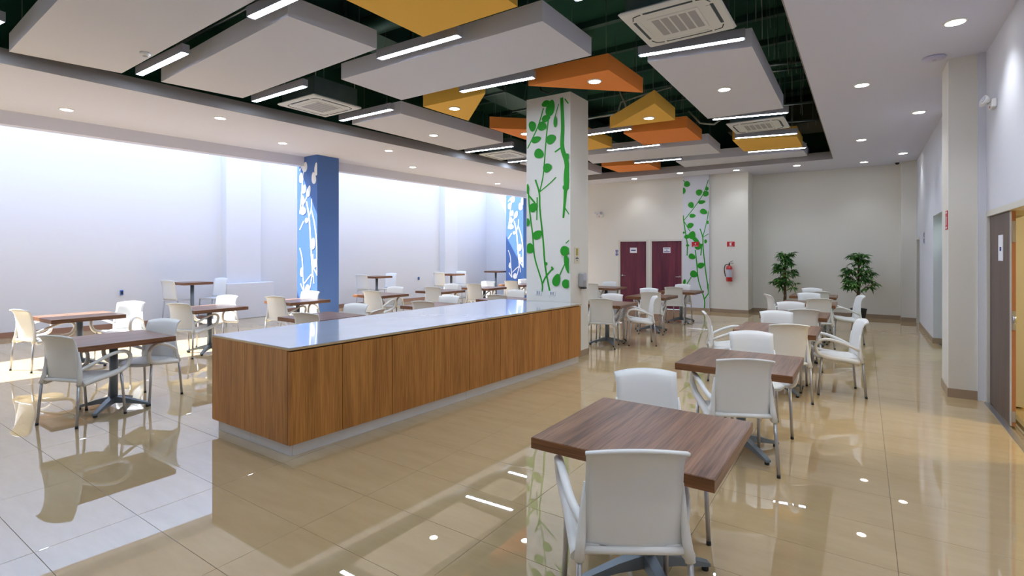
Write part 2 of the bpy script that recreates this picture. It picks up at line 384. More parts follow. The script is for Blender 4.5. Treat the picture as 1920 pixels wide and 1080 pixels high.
PX0, PX1, PY0, PY1 = -4.53, -3.73, 7.10, 7.72
pil = struct(MB().box(PX0, PX1, PY0, PY1, 0, 4.14).build('pillar', M['wallw']), 'white square pillar with green painted vine at the end of the counter')
MB().box(PX0+.01, PX1-.01, PY0+.01, PY1-.01, 4.14, DECK).build('bare_pillar_head', M['voidm'], pil)
bb = MB(); bb.box(PX1, PX1+.012, PY0, PY1+.012, 0, .10); bb.box(PX0, PX1+.012, PY1, PY1+.012, 0, .10); bb.box(PX0-.012, PX0, PY0, PY1+.012, 0, .10)
bb.build('baseboard', M['base'], pil)
mural('vine_mural', M['green'], PY0, 2.571, 960, 160, 73, 276,
  [(6, [(152, 110), (125, 200), (75, 305)]), (6, [(180, 130), (167, 240), (158, 350), (150, 440), (132, 520)]), (8, [(113, 455), (132, 520), (135, 600), (150, 740), (160, 870), (183, 995)]),
   (5, [(213, 443), (180, 475), (135, 513)]), (6, [(122, 540), (120, 650)]), (7, [(78, 490), (85, 600), (100, 720), (110, 830), (145, 950), (145, 995)]), (8, [(80, 530), (112, 568)]), (7, [(145, 962), (165, 920), (200, 880)]),
   ((14, 24), [(240, 60), (245, 200), (243, 300), (265, 380), (262, 500)]), (7, [(243, 297), (207, 322)]), (4, [(226, 90), (205, 160)]), (5, [(255, 65), (272, 88)]), ((18, 7), [(260, 480), (255, 560), (248, 640)]), (5, [(255, 590), (278, 625)]), (5, [(266, 838), (230, 915)]), (4, [(260, 762), (278, 745)])],
  [(165, 88, 28, 42, 90), (186, 110, 70, 42, 75), (165, 160, 42, 30, 10), (100, 197, 36, 46, 20), (147, 198, 44, 38, -20), (118, 262, 48, 28, 8), (190, 260, 48, 40, 15), (132, 330, 50, 40, -25), (172, 398, 44, 38, 10),
   (105, 588, 46, 38, 30), (125, 720, 52, 36, 25), (88, 787, 44, 44, -30), (78, 660, 20, 34, 0), (78, 500, 14, 44, 0), (210, 175, 48, 17, 90), (268, 345, 24, 28, 0), (264, 440, 120, 26, 90), (258, 492, 24, 22, 0), (258, 798, 46, 40, 0), (270, 862, 30, 76, 15), (216, 938, 54, 36, 70), (265, 957, 44, 36, 0), (168, 860, 10, 14, 0), (196, 882, 10, 18, 20)], pil)
so_ = MB()
for xx in (-4.30, -4.05):
    so_.bbox(xx-.06, xx+.06, PY0-.008, PY0, .985, 1.055, .003); so_.box(xx-.035, xx-.005, PY0-.0095, PY0-.008, .995, 1.045, 1); so_.box(xx+.005, xx+.035, PY0-.0095, PY0-.008, .995, 1.045, 1)
so_.build('socket_plate', [M['white'], M['acg']], pil)

def blue_column(nm, y0, label, mdx):
    c = struct(MB().box(-10.95, -10.19, y0, y0+.58, 0, HC).build(nm, M['blue']), label)
    return c
bc1 = blue_column('column', 7.2, 'blue column with white painted vine nearest the camera', 0)
ST = [(6, [(110, 90), (95, 170), (85, 310), (75, 410)]), (6, [(75, 135), (95, 95)]), (6, [(122, 296), (80, 392)]), (8, [(118, 330), (135, 440), (145, 600), (157, 790)]), (5, [(151, 312), (148, 375), (135, 430)]), (7, [(148, 380), (170, 480), (183, 620), (184, 800)]), (6, [(100, 455), (75, 510)]),
   (6, [(75, 625), (90, 690), (95, 790), (102, 900)]), (6, [(80, 850), (100, 900)]), (5, [(104, 850), (155, 790), (165, 850)]), (6, [(160, 665), (160, 740)]), (6, [(155, 740), (185, 790)]), (5, [(155, 790), (140, 880)])]
LV = [(108, 112, 40, 32, 70), (85, 180, 40, 28, 80), (103, 252, 36, 24, 75), (132, 265, 46, 24, 70), (95, 322, 38, 24, 100), (98, 390, 36, 32, -10), (120, 450, 22, 20, 30), (158, 598, 46, 30, 75), (88, 778, 36, 20, 90), (172, 720, 36, 28, 50), (125, 885, 36, 30, 80), (181, 125, 50, 24, 90), (165, 182, 46, 28, 100)]
mural('vine_mural', M['muralw'], 7.2, 3.38, 540, 280, 73, 186, ST, LV, bc1)
bc2 = blue_column('column', 15.75, 'blue column with white painted vine beyond the white pillar', 0)
mb2 = mural('vine_mural', M['muralw'], 7.2, 3.38, 540, 280, 73, 186, ST, LV, bc2); mb2.location.y = 15.75-7.2
mural('vine_mural', M['green'], YB-.10, 3.375, 1240, 300, 137, 300,
  [(5, [(138, 128), (155, 145)]), (5, [(298, 125), (265, 215), (205, 305), (145, 380)]), (5, [(300, 320), (285, 400), (262, 490)]), (7, [(138, 350), (145, 410), (160, 500), (165, 540), (163, 605)]), (5, [(145, 390), (182, 452)]), (26, [(190, 478), (222, 512), (238, 540)]),
   (7, [(245, 435), (262, 490), (265, 560), (280, 700), (296, 810), (298, 850)]), (4, [(300, 467), (265, 488)]), (7, [(257, 530), (250, 605)]), (7, [(215, 570), (225, 660), (235, 760), (272, 880), (272, 940)]), (6, [(190, 740), (162, 785)]), (7, [(298, 845), (272, 882)])],
  [(163, 153, 40, 38, -30), (143, 195, 24, 42, 0), (240, 205, 42, 40, 30), (283, 213, 40, 36, 0), (290, 182, 22, 26, 0), (257, 266, 46, 24, 5), (189, 286, 42, 36, -60), (198, 353, 40, 26, 0), (269, 327, 48, 34, -25), (295, 395, 12, 24, 0), (185, 414, 42, 34, 25), (195, 475, 54, 46, 70), (165, 485, 42, 28, 10), (143, 460, 14, 14, 0), (167, 540, 22, 14, 0), (281, 515, 18, 26, 0), (235, 545, 48, 46, 0), (195, 611, 46, 36, -25), (252, 667, 46, 36, 25), (207, 722, 50, 44, -20), (147, 770, 34, 18, 80), (296, 800, 12, 40, 0)], pm)

# ------------------------------------------------------------------ doors
def flat_door(x0, x1, handle_side, sign_lines, nm, label):
    d = struct(MB().bbox(x0, x1, YB+.03, YB+.07, .005, DZ, .003).build(nm, M['door']), label)
    f = MB(); f.box(x0-.06, x0, YB-.012, YB+.12, 0, DZ+.05); f.box(x1, x1+.06, YB-.012, YB+.12, 0, DZ+.05); f.box(x0, x1, YB-.012, YB+.12, DZ, DZ+.05)
    f.build('door_frame', M['doorm'], d)
    hx = x0+.06 if handle_side < 0 else x1-.06; sg = 1 if handle_side < 0 else -1
    h = MB().lathe([(.032, 0), (.032, .012), (.012, .014), (.012, .05)], 14); h.xf(Matrix.Translation((hx, YB+.03, .97)) @ Matrix.Rotation(PI/2, 4, 'X'))
    h.tube([(hx, YB-.02, .97), (hx+sg*.05, YB-.022, .968), (hx+sg*.12, YB-.018, .965)], .010, 8); h.build('door_handle', M['chrome'], d)
    s = MB(); cx = (x0+x1)/2; s.box(cx-.11, cx+.11, YB+.026, YB+.03, 1.67, 1.83)
    for (za, zb, hw) in sign_lines: s.box(cx-hw, cx+hw, YB+.0245, YB+.026, za, zb, 1)
    s.build('paper_sign', [M['paper'], M['ink']], d)
flat_door(*DX[0], -1, [(1.735, 1.765, .075)], 'door_1', 'purple-brown flush door with a one-line paper sign')
flat_door(*DX[1], 1, [(1.79, 1.805, .08), (1.742, 1.758, .02), (1.692, 1.715, .085)], 'door_2', 'purple-brown flush door with a three-line paper sign')
# side-wall double door: one leaf shut, the other folded away into the yellow room
fr = MB()
fr.box(XR-.004, XW, D1[1]-.07, D1[1], 0, D1[2]); fr.box(XR-.004, XW, D1[0], D1[0]+.07, 0, D1[2]); fr.box(XR-.004, XW, D1[0]+.07, D1[1]-.07, D1[2]-.06, D1[2]); fr.box(XR+.065, XR+.09, D1[1]-.10, D1[1]-.07, 0, D1[2]-.06)
d3 = struct(MB().bbox(XR+.02, XR+.063, 6.72, 7.64, .012, D1[2]-.065, .003).build('door_3', M['brown']), 'brown wooden door leaf with a taped notice in the side wall')
fr.build('door_frame', M['doorm'], d3)
MB().box(XR+.02, XR+.033, 6.712, 6.72, .012, D1[2]-.065).build('edge_band', M['whitee'], d3)
MB().box(XR+.033, XR+.061, 6.708, 6.72, .012, D1[2]-.065).build('leaf_core_edge', M['orangew'], d3)
lk = MB(); lk.box(XR+.035, XR+.059, 6.703, 6.708, .92, 1.10); lk.box(XR+.035, XR+.059, 6.703, 6.708, .05, .15); lk.box(XR+.035, XR+.059, 6.703, 6.708, 1.75, 1.95); lk.tube([(XR+.05, 6.69, .98), (XR+.05, 6.69, 1.05)], .012, 8)
lk.build('edge_latch', M['alu'], d3)
pn = MB(); pn.box(XR+.015, XR+.02, 6.99, 7.19, 1.57, 1.83); pn.box(XR+.0135, XR+.015, 7.05, 7.12, 1.67, 1.71, 1); pn.build('paper_notice', [M['paper'], M['ink']], d3)
th = MB(); th.box(XR-.03, XR+.02, D1[0], D1[1]-.07, 0, .006); th.box(XR+.065, XR+.085, D1[0], D1[1]-.07, 0, .012); th.box(XR+.12, XR+.16, D1[0], D1[1]-.07, 0, .008)
struct(th.build('trim_1', M['alu']))
d4 = struct(MB().bbox(XW+.18, XW+.22, 11.2, 12.0, .01, 2.05, .003).build('door_4', M['dark']))
f = MB(); f.box(XW+.15, XW+.25, 12.0, 12.19, 0, 2.12); f.box(XW+.15, XW+.25, 10.6, 12.0, 2.06, 2.12); f.build('door_frame', M['groom'], d4)
d5 = struct(MB().bbox(XR+.12, XR+.16, D3[0]+.03, D3[1]-.04, .01, D3[2]-.03, .003).build('door_5', M['brown']))
f = MB(); f.box(XR2-.012, XR2+.2, D3[1]-.05, D3[1]+.03, 0, D3[2]+.0); f.box(XR2-.012, XR2+.2, D3[0], D3[1], D3[2]-.03, D3[2]+.02); f.build('door_frame', M['doorm'], d5)

# ------------------------------------------------------------------ serving counter
CX0, CX1, CY0, CY1, CH = -5.03, -3.80, 2.43, 7.09, .885
ct = thing('serving_counter', 'long oak-panelled serving counter with grey stone top and steel plinth', 'counter', (0, 0, 0))
KX1, KY0 = CX1-.035, CY0+.03
FX2 = -3.46; q = (at(1083.7, 679.3)[0]-at(540.8, 857.6)[0])/(at(1083.7, 679.3)[1]-at(540.8, 857.6)[1])
fx = lambda y: CX1+.0+q*(y-CY0)            # the long front is very slightly out of square with the room
MB().prism([(CX0+.03, CY0+.03), (fx(CY0)-.03, CY0+.03), (fx(7.06)-.03, 7.06), (CX0+.03, 7.06)], .105, CH-.022).build('carcass', M['black'], ct)
MB().prism([(CX0+.06, CY0+.05), (fx(CY0)-.05, CY0+.05), (fx(7.05)-.05, 7.05), (CX0+.06, 7.05)], 0, .105).build('plinth_core', M['black'], ct)
tp = [(CX0-.0, CY0-.0), (fx(CY0)+.002, CY0), (fx(7.09)+.002, 7.09), (CX0, 7.09)]
MB().prism(tp, CH-.008, CH).build('stone_top', M['stone'], ct)
MB().prism([(p[0], p[1]) for p in tp], CH-.022, CH-.008).build('plywood_edge', M['edge'], ct)
js = [CY0, 2.92, 3.47, 4.02, 4.57, 5.13, 5.70, 6.27, 6.70, 7.07]
for a, c_ in zip(js, js[1:]):
    t0, t1 = a+.0035, c_-.0035
    MB().prism([(fx(t0)-.028, t0), (fx(t0), t0), (fx(t1), t1), (fx(t1)-.028, t1)], .10, CH-.034).build('front_panel', M['oak'], ct)
xm = -4.47
for a, c_ in ((CX0, xm-.0015), (xm+.0015, fx(CY0)-.0285)):
    MB().box(a, c_, CY0, CY0+.022, .10, CH-.024).build('end_panel', M['oak'], ct)
for a, c_ in ((CY0+.05, 4.55), (4.553, 7.06)):
    MB().prism([(fx(a)-.05, a), (fx(a)-.035, a), (fx(c_)-.035, c_), (fx(c_)-.05, c_)], 0, .099).build('kick_plate', M['kick'], ct)
for a, c_ in ((CX0+.05, xm+.03), (xm+.033, fx(CY0)-.036)):
    MB().box(a, c_, CY0+.035, CY0+.05, 0, .099).build('kick_plate', M['kick'], ct)
MB().box(CX0+.004, CX0+.03, CY0+.022, 7.06, .10, CH-.022).build('back_panel', M['oak'], ct)

# ------------------------------------------------------------------ hanging ceiling clouds
ZP = 4.0; TH = .215
def cloud(nm, pts, m, label, spot=None, group='acoustic ceiling clouds', px=True):
    q = [at(*p, ZP)[:2] for p in pts] if px else pts
    cx = sum(p[0] for p in q)/len(q); cy = sum(p[1] for p in q)/len(q)
    t = thing(nm, label, 'ceiling panel', (cx, cy, ZP), 0, group)
    L = [(p[0]-cx, p[1]-cy) for p in q]
    MB().prism(L, 0, TH).build('panel_body', m, t)
    for p in L:
        MB().tube([(p[0]*.86, p[1]*.86, TH), (p[0]*.86, p[1]*.86, DECK-ZP)], .004, 4).build('hanger_wire', M['wire'], t)
    if spot:
        sx, sy, _ = at(*spot, ZP); downlight_part(sx-cx, sy-cy, t)
        spot_lamp(sx, sy, ZP-.02)
    return t
def downlight_part(x, y, t):
    d = MB().lathe([(.10, 0), (.10, -.008), (.078, -.012), (.078, 0)], 20, (x, y, 0)).build('downlight_ring', M['trim'], t)
    MB().lathe([(.0775, -.0125), (.07, -.0145)], 20, (x, y, 0)).build('downlight_lens', M['dglow'], d)
def spot_lamp(x, y, z, w=None):
    l = bpy.data.lights.new('downlight_beam', 'SPOT'); l.energy = w or SPOT_W; l.spot_size = math.radians(110); l.spot_blend = .8; l.shadow_soft_size = .07; l.color = (.93, .96, 1.0)
    o = bpy.data.objects.new('downlight_beam', l); COL.objects.link(o); o.location = (x, y, z-.02)
W, Y_, O_ = M['cloud'], M['cloudy'], M['cloudo']
N_ = 'ceiling_cloud'
A_ = cloud(N_, [(17, 97), (228, 137.5), (492, -7), (120, -12)], W, 'largest white cloud panel with the smoke detector, nearest the patio beam')
cloud(N_, [(302, 153.5), (455, 184), (706.7, 91.7), (540, 30)], W, 'white cloud panel between two linear lamps, second along the patio beam')
cloud(N_, [(639.7, 148.8), (753, 187.7), (1109, 104), (1017, 39.3)], W, 'long white cloud panel under the yellow square, above the counter middle')
cloud(N_, [(-3.98, 3.0), (-3.96, 4.12), (-2.73, 4.12), (-2.73, 3.0)], Y_, 'large yellow square cloud panel at the top edge above the counter', px=False)
cloud(N_, [(660, 233), (751.7, 213), (943, 267.5), (859, 281.7)], W, 'white cloud panel with one downlight, between two cassettes by the patio beam', (813, 253))
cloud(N_, [(793.3, 200), (910, 175), (878.3, 226.7)], Y_, 'yellow triangular cloud panel pointing away, before the white pillar', (852, 203))
cloud(N_, [(990.7, 161), (1140.7, 131), (1205.6, 173.7)], O_, 'orange triangular cloud panel right over the white pillar head', (1115, 152))
cloud(N_, [(-5.80, 7.8), (-4.62, 8.95), (-5.78, 9.02)], O_, 'orange triangular cloud panel half hidden by the white pillar', (985, 250.5), px=False)
cloud(N_, [(1143.5, 240.5), (1227.2, 194), (1266, 225)], Y_, 'yellow triangular cloud panel in front of the orange square', (1217, 221))
cloud(N_, [(-5.75, 10.75), (-4.60, 10.72), (-4.63, 9.54)], Y_, 'yellow triangular cloud panel low behind the white pillar', px=False)
cloud(N_, [(1169.4, 250.5), (1287.4, 239), (1316, 262), (1207, 271.9)], O_, 'orange square cloud panel behind the yellow triangle')
cloud(N_, [(1090, 292), (1328, 269), (1350.4, 287.2), (1112, 307)], W, 'white cloud panel behind the orange square, second from the back')
cloud(N_, [(1267, 303), (1506.7, 282.5), (1518, 297.5), (1286.5, 315)], W, 'rearmost white cloud panel under the far yellow square')
cloud(N_, [(1127.8, 312.2), (1216, 307.6), (1239, 318), (1160.6, 323.3)], O_, 'small far orange cloud panel near the twin doors')
cloud(N_, [(1373.3, 263.3), (1494, 256), (1505, 275.3), (1395, 284)], Y_, 'far yellow square cloud panel below the rear cassette')
cloud(N_, [(1214, 115.7), (1410, 87.3), (1469, 203), (1327, 222.7)], W, 'white cloud panel with one downlight beside the side-wall ceiling', (1358, 167))
cloud(N_, [(-7.45, 11.35), (-6.40, 11.30), (-6.38, 14.12), (-7.42, 14.15)], W, 'white cloud panel mostly hidden behind the white pillar', px=False)
# two more behind the camera, as the floor's reflections imply
sd_ = thing('smoke_detector', 'small round smoke detector under the largest white cloud panel', 'smoke detector', (*at(272, 99, ZP)[:2], ZP))
MB().lathe([(.055, 0), (.055, -.02), (.03, -.04)], 18).build('detector_base', M['white'], sd_); MB().lathe([(.034, -.022), (.026, -.044), (.012, -.047)], 12).build('sensor_cage', M['acg'], sd_)

# linear lamps
LEN = [((260.8, 141.7), (348, 100)), ((475.8, 191.7), (572.5, 162.5)), ((639, 227.5), (735, 205.8)), ((873.3, 286.3), (961.7, 275)), ((953, 305.3), None), ((1060, 340), (1133.7, 329.8)),
       ((470, 35), None), ((710.8, 112), (861.7, 68.3)), ((864, 173.3), (1001.5, 146.3)), ((1086, 256), (1183.7, 242.4)), ((1138.3, 282.6), (1237.4, 272)), ((1189.3, 306.3), (1278, 298.3)), ((1230, 322), (1313.3, 315)),
       ((1198, 106), (1396.7, 73.3)), ((1336, 225), (1478, 212)), ((1378, 260), (1495, 251)), ((1401.7, 285.8), (1511.7, 277.5)), ((1424, 307.5), (1522.5, 300.8)), ((1085, 4), None), ((-110, 92), (18, 31))]
ordn = ['first', 'second', 'third', 'fourth', 'fifth', 'sixth', 'seventh']
lamp_labels = ['slim linear lamp, %s from the camera along the patio beam' % ordn[i] for i in range(1, 7)] + ['slim linear lamp, %s from the camera in the line over the counter' % ordn[i] for i in range(7)] + \
    ['slim linear lamp, %s from the camera in the line beside the side-wall ceiling' % ordn[i] for i in range(1, 6)] + ['slim linear lamp cut by the top edge before the near cassette', 'slim linear lamp cut by the picture corner beside the largest white panel']
lamp_tree = None
def linear_lamp(cx, cy, ln, label, rz=0):
    global lamp_tree
    if lamp_tree is None:
        t = thing('linear_lamp', label, 'ceiling lamp', group='slim linear lamps between the ceiling clouds')
        h = .61
        b = MB(); b.box(-h, h, -.04, .04, .004, .10); b.box(-h-.004, -h, -.042, .042, 0, .102); b.box(h, h+.004, -.042, .042, 0, .102); b.box(-h, h, -.042, -.038, 0, .102); b.box(-h, h, .038, .042, 0, .102)
        b.build('lamp_housing', M['lampm'], t)
        MB().box(-h+.02, h-.02, -.036, .036, -.001, .004).build('diffuser', M['glow'], t)
        for sx in (-.5, .5):
            hk = MB().tube([(sx, -.02, .10), (sx, -.02, .13), (sx, .0, .145), (sx, .02, .13), (sx, .02, .10)], .004, 5).build('hanger_hook', M['wire'], t)
            MB().tube([(sx, 0, .145), (sx, 0, DECK-ZP-.02)], .003, 4).build('hanger_wire', M['wire'], hk)
        lamp_tree = tree_of(t)
    else:
        t = copy_tree(lamp_tree); t['label'] = label
    t.location = (cx, cy, ZP+.005); t.rotation_euler.z = rz; t.scale.x = ln/1.22
    return t
for (a, b_), lab in zip(LEN, lamp_labels):
    p = at(*a, ZP)
    if b_ is None: r_ = (p[0]+1.24, p[1]+.01)
    else: r_ = at(*b_, ZP)
    dx, dy = r_[0]-p[0], r_[1]-p[1]; ln = math.hypot(dx, dy)
    if a[0] == 1060: p = (r_[0]-1.24, r_[1]+.02); dx, ln = 1.24, 1.24
    if a[0] == 1085: p = (p[0]-.02, p[1]); r_ = (r_[0], p[1]-.09)
    linear_lamp((p[0]+r_[0])/2 if b_ else p[0]+.62, (p[1]+r_[1])/2, min(ln, 1.34), lab, math.atan2(dy, dx) if abs(dy) < .5 else 0)
# the same grid goes on behind the camera
for i, (x, y) in enumerate([(-7.1, -.1), (-4.3, 1.4), (-4.3, -.1), (-1.6, .0), (-1.6, 1.9)]):
    linear_lamp(x, y, 1.22, 'slim linear lamp of the grid behind the camera, %s counted from the patio' % ordn[i])

# ceiling cassettes
def cassette(cx, cy, label, w=.95, d=.90, rz=0):
    t = thing('ceiling_cassette', label, 'air conditioner', (cx, cy, ZP), rz, 'ceiling cassette air conditioners')
    hw, hd = w/2, d/2
    MB().bbox(-hw, hw, -hd, hd, 0, .035, .014).build('fascia', M['acw'], t)
    MB().box(-hw+.06, hw-.06, -hd+.05, hd-.05, .035, .32).build('unit_case', M['duct'], t)
    g = MB().bbox(-.25, .25, -.25, .25, -.008, .002, .006).build('intake_grille', M['acw'], t)
    for i in range(5):
        MB().box(-.215+i*.09, -.145+i*.09, -.20, .20, -.010, -.007).build('grille_slat', M['acg'], g)
    for (x0, x1, y0, y1) in ((-.24, .24, -hd+.075, -hd+.105), (-.24, .24, hd-.105, hd-.075), (-hw+.075, -hw+.105, -.24, .24), (hw-.105, hw-.075, -.24, .24)):
        s = MB().box(x0, x1, y0, y1, -.002, .003).build('louver_slot', M['acd'], t)
        if x1-x0 > .1: MB().box(x0+.02, x1-.02, y0+(.032 if y0 < 0 else -.04), y1+(.04 if y0 < 0 else -.032), -.005, .002).build('louver_blade', M['acw'], s)
        else: MB().box(x0+(.032 if x0 < 0 else -.04), x1+(.04 if x0 < 0 else -.032), y0+.02, y1-.02, -.005, .002).build('louver_blade', M['acw'], s)
    for sx in (-1, 1):
        for sy in (-1, 1):
            MB().tube([(sx*(hw-.20), sy*(hd-.09), -.001), (sx*(hw-.12), sy*(hd-.11), -.001), (sx*(hw-.09), sy*(hd-.19), -.001)], .006, 5).build('corner_seam', M['acd'], t)
            MB().tube([(sx*.4, sy*.36, .2), (sx*.4, sy*.36, DECK-ZP-.02)], .006, 5).build('hanger_rod', M['conduit'], t)
cassette(-7.23, 5.16, 'ceiling cassette with exposed metal case beside the patio beam')
cassette(-7.12, 10.22, 'ceiling cassette half hidden by the white pillar')
cassette(-1.56, 5.33, 'largest ceiling cassette at the top edge of the picture', .93, .95)
cassette(-1.61, 10.5, 'ceiling cassette above the far yellow square')

# recessed downlights in the plaster ceiling
DL = [((125, 205), 'patio strip, first from the camera'), ((413, 221), 'patio strip, second from the camera'), ((530, 268), 'patio strip, third from the camera near the blue column'), ((729, 282), 'patio strip, fourth from the camera past the blue column'), ((774, 313), 'patio strip, fifth from the camera close to the beam'), ((919, 323), 'patio strip, sixth from the camera before the pillar'), ((933, 344), 'patio strip, seventh from the camera close to the beam'),
      ((1791, 41), 'side-wall strip, nearest the camera'), ((1616, 159), 'side-wall strip, second from the camera'), ((1723, 210), 'side-wall strip, third from the camera beyond the pier'), ((1615, 262), 'side-wall strip, fourth from the camera'), ((1693, 287), 'side-wall strip, fifth from the camera close to the wall'), ((1620, 314), 'side-wall strip, farthest from the camera'),
      ((1494, 310), 'rear strip, over the far plants'), ((1392, 326), 'rear strip, over the fire extinguisher'), ((1275, 324), 'rear strip, over the second purple door'), ((1199, 338), 'rear strip, over the first purple door')]
dl_tree = None
for (p, lab) in DL:
    x, y, z = at(*p, HC)
    if y > 15.3: y = 15.25
    if x < -2.6: y = min(y, 14.8)
    if dl_tree is None:
        t = thing('downlight', '', 'ceiling light', group='round recessed ceiling downlights')
        MB().lathe([(.098, 0), (.098, -.006), (.078, -.010), (.078, 0)], 20).build('trim_ring', M['trim'], t)
        MB().lathe([(.0775, -.0105), (.07, -.0125)], 20).build('lens', M['dglow'], t)
        dl_tree = tree_of(t)
    else: t = copy_tree(dl_tree)
    t['label'] = 'round downlight in the ' + lab; t.location = (x, y, HC)
    spot_lamp(x, y, HC-.02, 20 if y > 14 else None)
for (x, y) in [(.73, 4.4), (.0, 6.0), (.73, 2.4), (0, 3.6), (0, 1.2), (-9, .5), (-9, -2), (.73, 0)]: spot_lamp(x, y, HC-.03)

# ducts, conduits and cables in the dark void
def pipe(nm, path, r, m, label, cat, seg=8):
    return tag(MB().tube(path, r, seg).build(nm, m), label, cat)
pipe('round_duct', [(-3.6, 2.2, 4.75), (-2.45, 3.9, 4.78), (-1.95, 7.4, 4.72)], .11, M['voidm'], 'dark round duct slanting beside the near cassette', 'duct', 14)
pipe('round_duct', [(-7.9, 4.5, 4.45), (-5.3, 4.3, 4.45), (-3.1, 4.35, 4.45), (-.9, 4.4, 4.45)], .12, M['voidm'], 'dark round duct crossing above the yellow square panel', 'duct', 14)
for i, (yy, zz) in enumerate([(8.5, 4.5), (9.3, 4.65), (10.6, 4.4), (12.3, 4.45)]):
    pipe('conduit', [(-2.3, yy, zz), (-.75, yy+.25, zz)], .022, M['conduit'], 'thin steel conduit, %s from the camera beside the side-wall ceiling' % ordn[i], 'conduit')
pipe('conduit', [(-7.8, 3.3, 4.5), (-5.2, 3.25, 4.5)], .02, M['conduit'], 'thin steel conduit above the nearest linear lamp', 'conduit')
pipe('conduit', [(-7.0, 6.3, 4.6), (-6.0, 6.25, 4.55), (-4.9, 6.3, 4.55)], .03, M['conduit'], 'bent steel conduit beside the cassette case', 'conduit')
pipe('conduit', [(-5.9, 10.0, 4.5), (-3.2, 9.9, 4.5)], .03, M['conduit'], 'steel conduit high behind the pillar', 'conduit')
pipe('hanging_cable', [(-3.9, 9.3, 4.9), (-3.75, 9.35, 4.5), (-3.7, 9.4, 4.2), (-3.82, 9.4, 4.12), (-3.95, 9.4, 4.25), (-3.85, 9.4, 4.55), (-3.4, 9.4, 4.62), (-2.9, 9.5, 4.7)], .018, M['cable'], 'looped grey flexible cable hanging behind the pillar', 'cable')
pipe('hanging_cable', [(-2.8, 10.2, 4.4), (-2.6, 10.3, 4.16), (-2.35, 10.3, 4.1), (-2.1, 10.3, 4.25)], .018, M['cable'], 'sagging grey flexible cable beside the orange square', 'cable')
pipe('hanging_cable', [(-5.2, 8.3, 4.9), (-5.0, 8.4, 4.6), (-4.9, 8.4, 4.35), (-4.8, 8.4, 4.6)], .015, M['cable'], 'grey flexible cable hanging beside the yellow triangle', 'cable')
pipe('hanging_cable', [(-4.3, 7.05, 4.55), (-4.18, 6.98, 4.2), (-4.05, 6.98, 4.13), (-3.9, 7.0, 4.2), (-3.82, 7.0, 4.5)], .012, M['cap'], 'dark cable loop in front of the pillar head', 'cable')
t = thing('square_duct', 'dark rectangular duct above the patio-side panels', 'duct', (0, 0, 0))
MB().box(-6.15, -5.55, 1.5, 13.8, 4.68, 5.0).build('duct_run', M['voidm'], t)
for i in range(10): MB().box(-6.18, -5.52, 1.9+i*1.2, 1.94+i*1.2, 4.65, 5.03).build('duct_flange', M['duct'], t)
t = thing('square_duct', 'dark rectangular duct over the far side-wall panels', 'duct', (0, 0, 0))
MB().box(-2.6, -.4, 12.7, 13.9, 4.45, 4.9).build('duct_run', mat('brown_insulation', (.05, .05, .03), .9, bump=(40, .6)), t)
wv = MB()
for i in range(26):
    x = random.uniform(-1.0, -.68); y = random.uniform(5.5, 13.5); wv.tube([(x, y, random.uniform(4.05, 4.4)), (x+random.uniform(-.05, .05), y+random.uniform(-.3, .3), DECK)], .0035, 4)
for i in range(24):
    x = random.uniform(-5.5, -2.6); y = random.uniform(7.5, 10.5); wv.tube([(x, y, random.uniform(4.3, 4.5)), (x+random.uniform(-.1, .1), y+random.uniform(-.2, .2), DECK)], .004, 4)
stuff(wv.build('loose_hanger_wires', M['wire']))

# ------------------------------------------------------------------ chair
def smooth_path(pts, n=4):
    Q = []
    for a in range(len(pts)-1):
        p = [Vector(pts[max(a-1, 0)]), Vector(pts[a]), Vector(pts[a+1]), Vector(pts[min(a+2, len(pts)-1)])]
        for s in range(n):
            t = s/n; Q.append(.5*((2*p[1])+(-p[0]+p[2])*t+(2*p[0]-5*p[1]+4*p[2]-p[3])*t*t+(-p[0]+3*p[1]-3*p[2]+p[3])*t**3))
    Q.append(Vector(pts[-1])); return Q
def sheet(mb, grid, th):
    """thin shell from a grid of points (rows of columns), thickened along -normal"""
    R, C = len(grid), len(grid[0]); V = [Vector(p) for r in grid for p in r]; Nn = []
    for i in range(R):
        for j_ in range(C):
            a = V[i*C+min(j_+1, C-1)]-V[i*C+max(j_-1, 0)]; b = V[min(i+1, R-1)*C+j_]-V[max(i-1, 0)*C+j_]; Nn.append(a.cross(b).normalized())
    B = [v-n*th for v, n in zip(V, Nn)]; o = R*C; fs = []
    for i in range(R-1):
        for j_ in range(C-1):
            a, b, c_, d = i*C+j_, i*C+j_+1, (i+1)*C+j_+1, (i+1)*C+j_
            fs.append((a, b, c_, d)); fs.append((o+d, o+c_, o+b, o+a))
    mb.add(V+B, fs, 0, True)
    rim = [j_ for j_ in range(C)]+[i*C+C-1 for i in range(1, R)]+[(R-1)*C+j_ for j_ in range(C-2, -1, -1)]+[i*C for i in range(R-2, 0, -1)]
    n0 = len(mb.v)-2*o
    for a, b in zip(rim, rim[1:]+rim[:1]):
        mb.f.append((n0+b, n0+a, n0+o+a, n0+o+b)); mb.m.append(0); mb.sm.append(False)
    return mb
